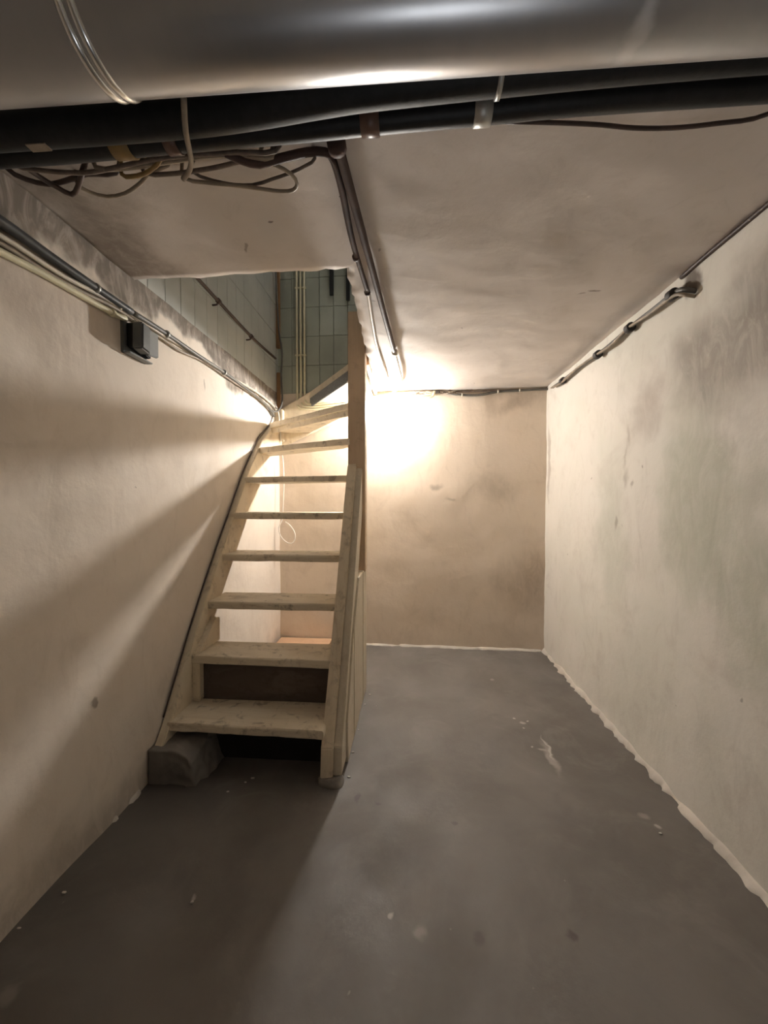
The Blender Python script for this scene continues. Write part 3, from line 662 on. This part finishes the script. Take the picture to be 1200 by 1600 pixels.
# ------------------------------------------------------------------ things on the stairwell walls
t = empty('handrail', 'dark iron handrail pipe fixed to the pale tiled stairwell wall', 'handrail')
P = [(XL+.03, 1.45, 2.205), (XL+.03, 1.795, 2.198), (XL+.03, 2.413, 2.186), (XL+.03, 2.86, 2.21)]
tube('rail', P, .009, 'cable_brown', t, 10)
for y, z in ((2.42, 2.186), (2.0, 2.194)):
    tube('rail_bracket', [(XL-.004, y, z-.02), (XL+.02, y, z-.018), (XL+.03, y, z-.004)], .005, 'cable_brown', t, 8)
    lathe('rail_collar', [(.010, -.012), (.014, -.01), (.014, .01), (.010, .012)], (XL+.03, y, z), (0, 1, 0), 'cable_brown', t, 12)
o = box('wood_strip', (XL-.002, 2.965, 2.33), (XL+.028, 2.985, 3.05), 'wood_brown', None, .002); tag(o, 'long brown wooden strip up the tiled corner above the handrail', 'wood strip', 'corner strips')
o = box('wood_strip', (XL+.0, 2.965, 1.86), (XL+.026, 2.985, 2.14), 'wood_brown', None, .002); tag(o, 'short brown wooden strip in the tiled corner below the handrail', 'wood strip', 'corner strips')
for x, zb, lb in ((-.617, 2.73, 'shorter black strap hanging on the green tiled wall'), (-.487, 2.685, 'longer black strap hanging on the green tiled wall beside the opening edge')):
    o = box('strap', (x-.014, YB(x)-.022, zb), (x+.014, YB(x)-.0, 3.15), 'black', None, .003); tag(o, lb, 'strap', 'black straps')

# ------------------------------------------------------------------ wires bundled under the lagged pipes
g = 'loose wires under the lagged pipes'
def wire(pp, z, r, mt, lb):
    P = [onz(a, b, z if not isinstance(z, (list, tuple)) else z[i]) for i, (a, b) in enumerate(pp)]
    P = [P[0]+Vector((-.01, .012, .06))]+P+[P[-1]+Vector((.01, .012, .06))]
    o = tube('wire', P, r, mt, None, 8); return tag(o, lb, 'wire', g)
wire([(287, 278), (320, 285), (360, 289), (400, 294), (438, 299), (458, 297), (464, 287), (455, 272), (430, 258), (405, 250)], 1.935, .0045, 'cable_beige', 'beige wire making a wide loop past the end of the bundle')
wire([(492, 247), (480, 258), (455, 270), (425, 280), (395, 289), (350, 286), (300, 268)], 1.95, .004, 'cable_dusty', 'dusty wire crossing behind the wide beige loop')
wire([(20, 256), (60, 266), (130, 270), (180, 262), (235, 250), (300, 242), (370, 238), (430, 236)], 1.925, .005, 'cable_dusty', 'long dusty wire running flat along the lower lagged pipe')
wire([(120, 285), (140, 300), (168, 307), (196, 302), (222, 284), (236, 268), (262, 258)], 1.94, .0045, 'cable_beige', 'beige wire hanging in a shallow bow below the bundle')
wire([(150, 262), (200, 262), (240, 256), (280, 250), (320, 244), (380, 243), (425, 246)], 1.93, .0055, 'cable_beige', 'thicker beige wire in the middle of the bundle')
wire([(225, 270), (262, 272), (300, 268), (345, 260), (385, 250), (420, 246)], 1.935, .005, 'cable_dusty', 'dusty wire slanting up through the bundle to the brown pipe')
wire([(30, 250), (60, 275), (88, 292), (112, 304), (122, 292), (128, 270)], 1.93, .006, 'cable_brown', 'brown wire dropping in a point near the side wall')
wire([(10, 262), (40, 280), (75, 288), (105, 282), (135, 272), (180, 270)], 1.945, .006, 'cable_brown', 'brown wire curving from the side wall corner into the bundle')
wire([(190, 272), (205, 276), (225, 272), (240, 262), (250, 250)], 1.925, .005, 'amber_tape', 'short yellow wire end in the middle of the bundle')
P = [ony(287, 152, .70), ony(288, 175, .722), ony(290, 205, .745), ony(296, 235, .79), ony(299, 255, .83), ony(294, 270, .86), ony(286, 280, .875)]
o = tube('wire', P, .0055, 'cable_beige', None, 8); tag(o, 'beige cord looped down in front of both lagged pipes, tying the bundle', 'wire', g)
# ------------------------------------------------------------------ crumbs on the floor
verts, faces = [], []
spots = [(395, 1216, .010), (356, 1237, .007), (384, 1222, .006), (545, 1213, .008), (300, 1410, .006), (578, 1085, .007), (588, 1103, .004), (30, 1450, .006), (100, 1395, .008), (1032, 1302, .006), (560, 1140, .005), (552, 1175, .007), (570, 1100, .006)]
for a, b, r in spots:
    r *= .62; c = onz(a, b, .003); bm = bmesh.new(); bmesh.ops.create_icosphere(bm, subdivisions=1, radius=r)
    k = len(verts)
    for q in bm.verts: verts.append(c+Vector((q.co.x*1.6, q.co.y, q.co.z*.5))+noise.noise_vector((q.co+c)*60)*r*.5)
    bm.verts.index_update()
    for f_ in bm.faces: faces.append(tuple(k+v.index for v in f_.verts))
    bm.free()
o = me_obj('plaster_crumbs', verts, faces, 'skim'); tag(o, 'small white plaster crumbs scattered on the concrete floor', 'debris', kind='stuff')
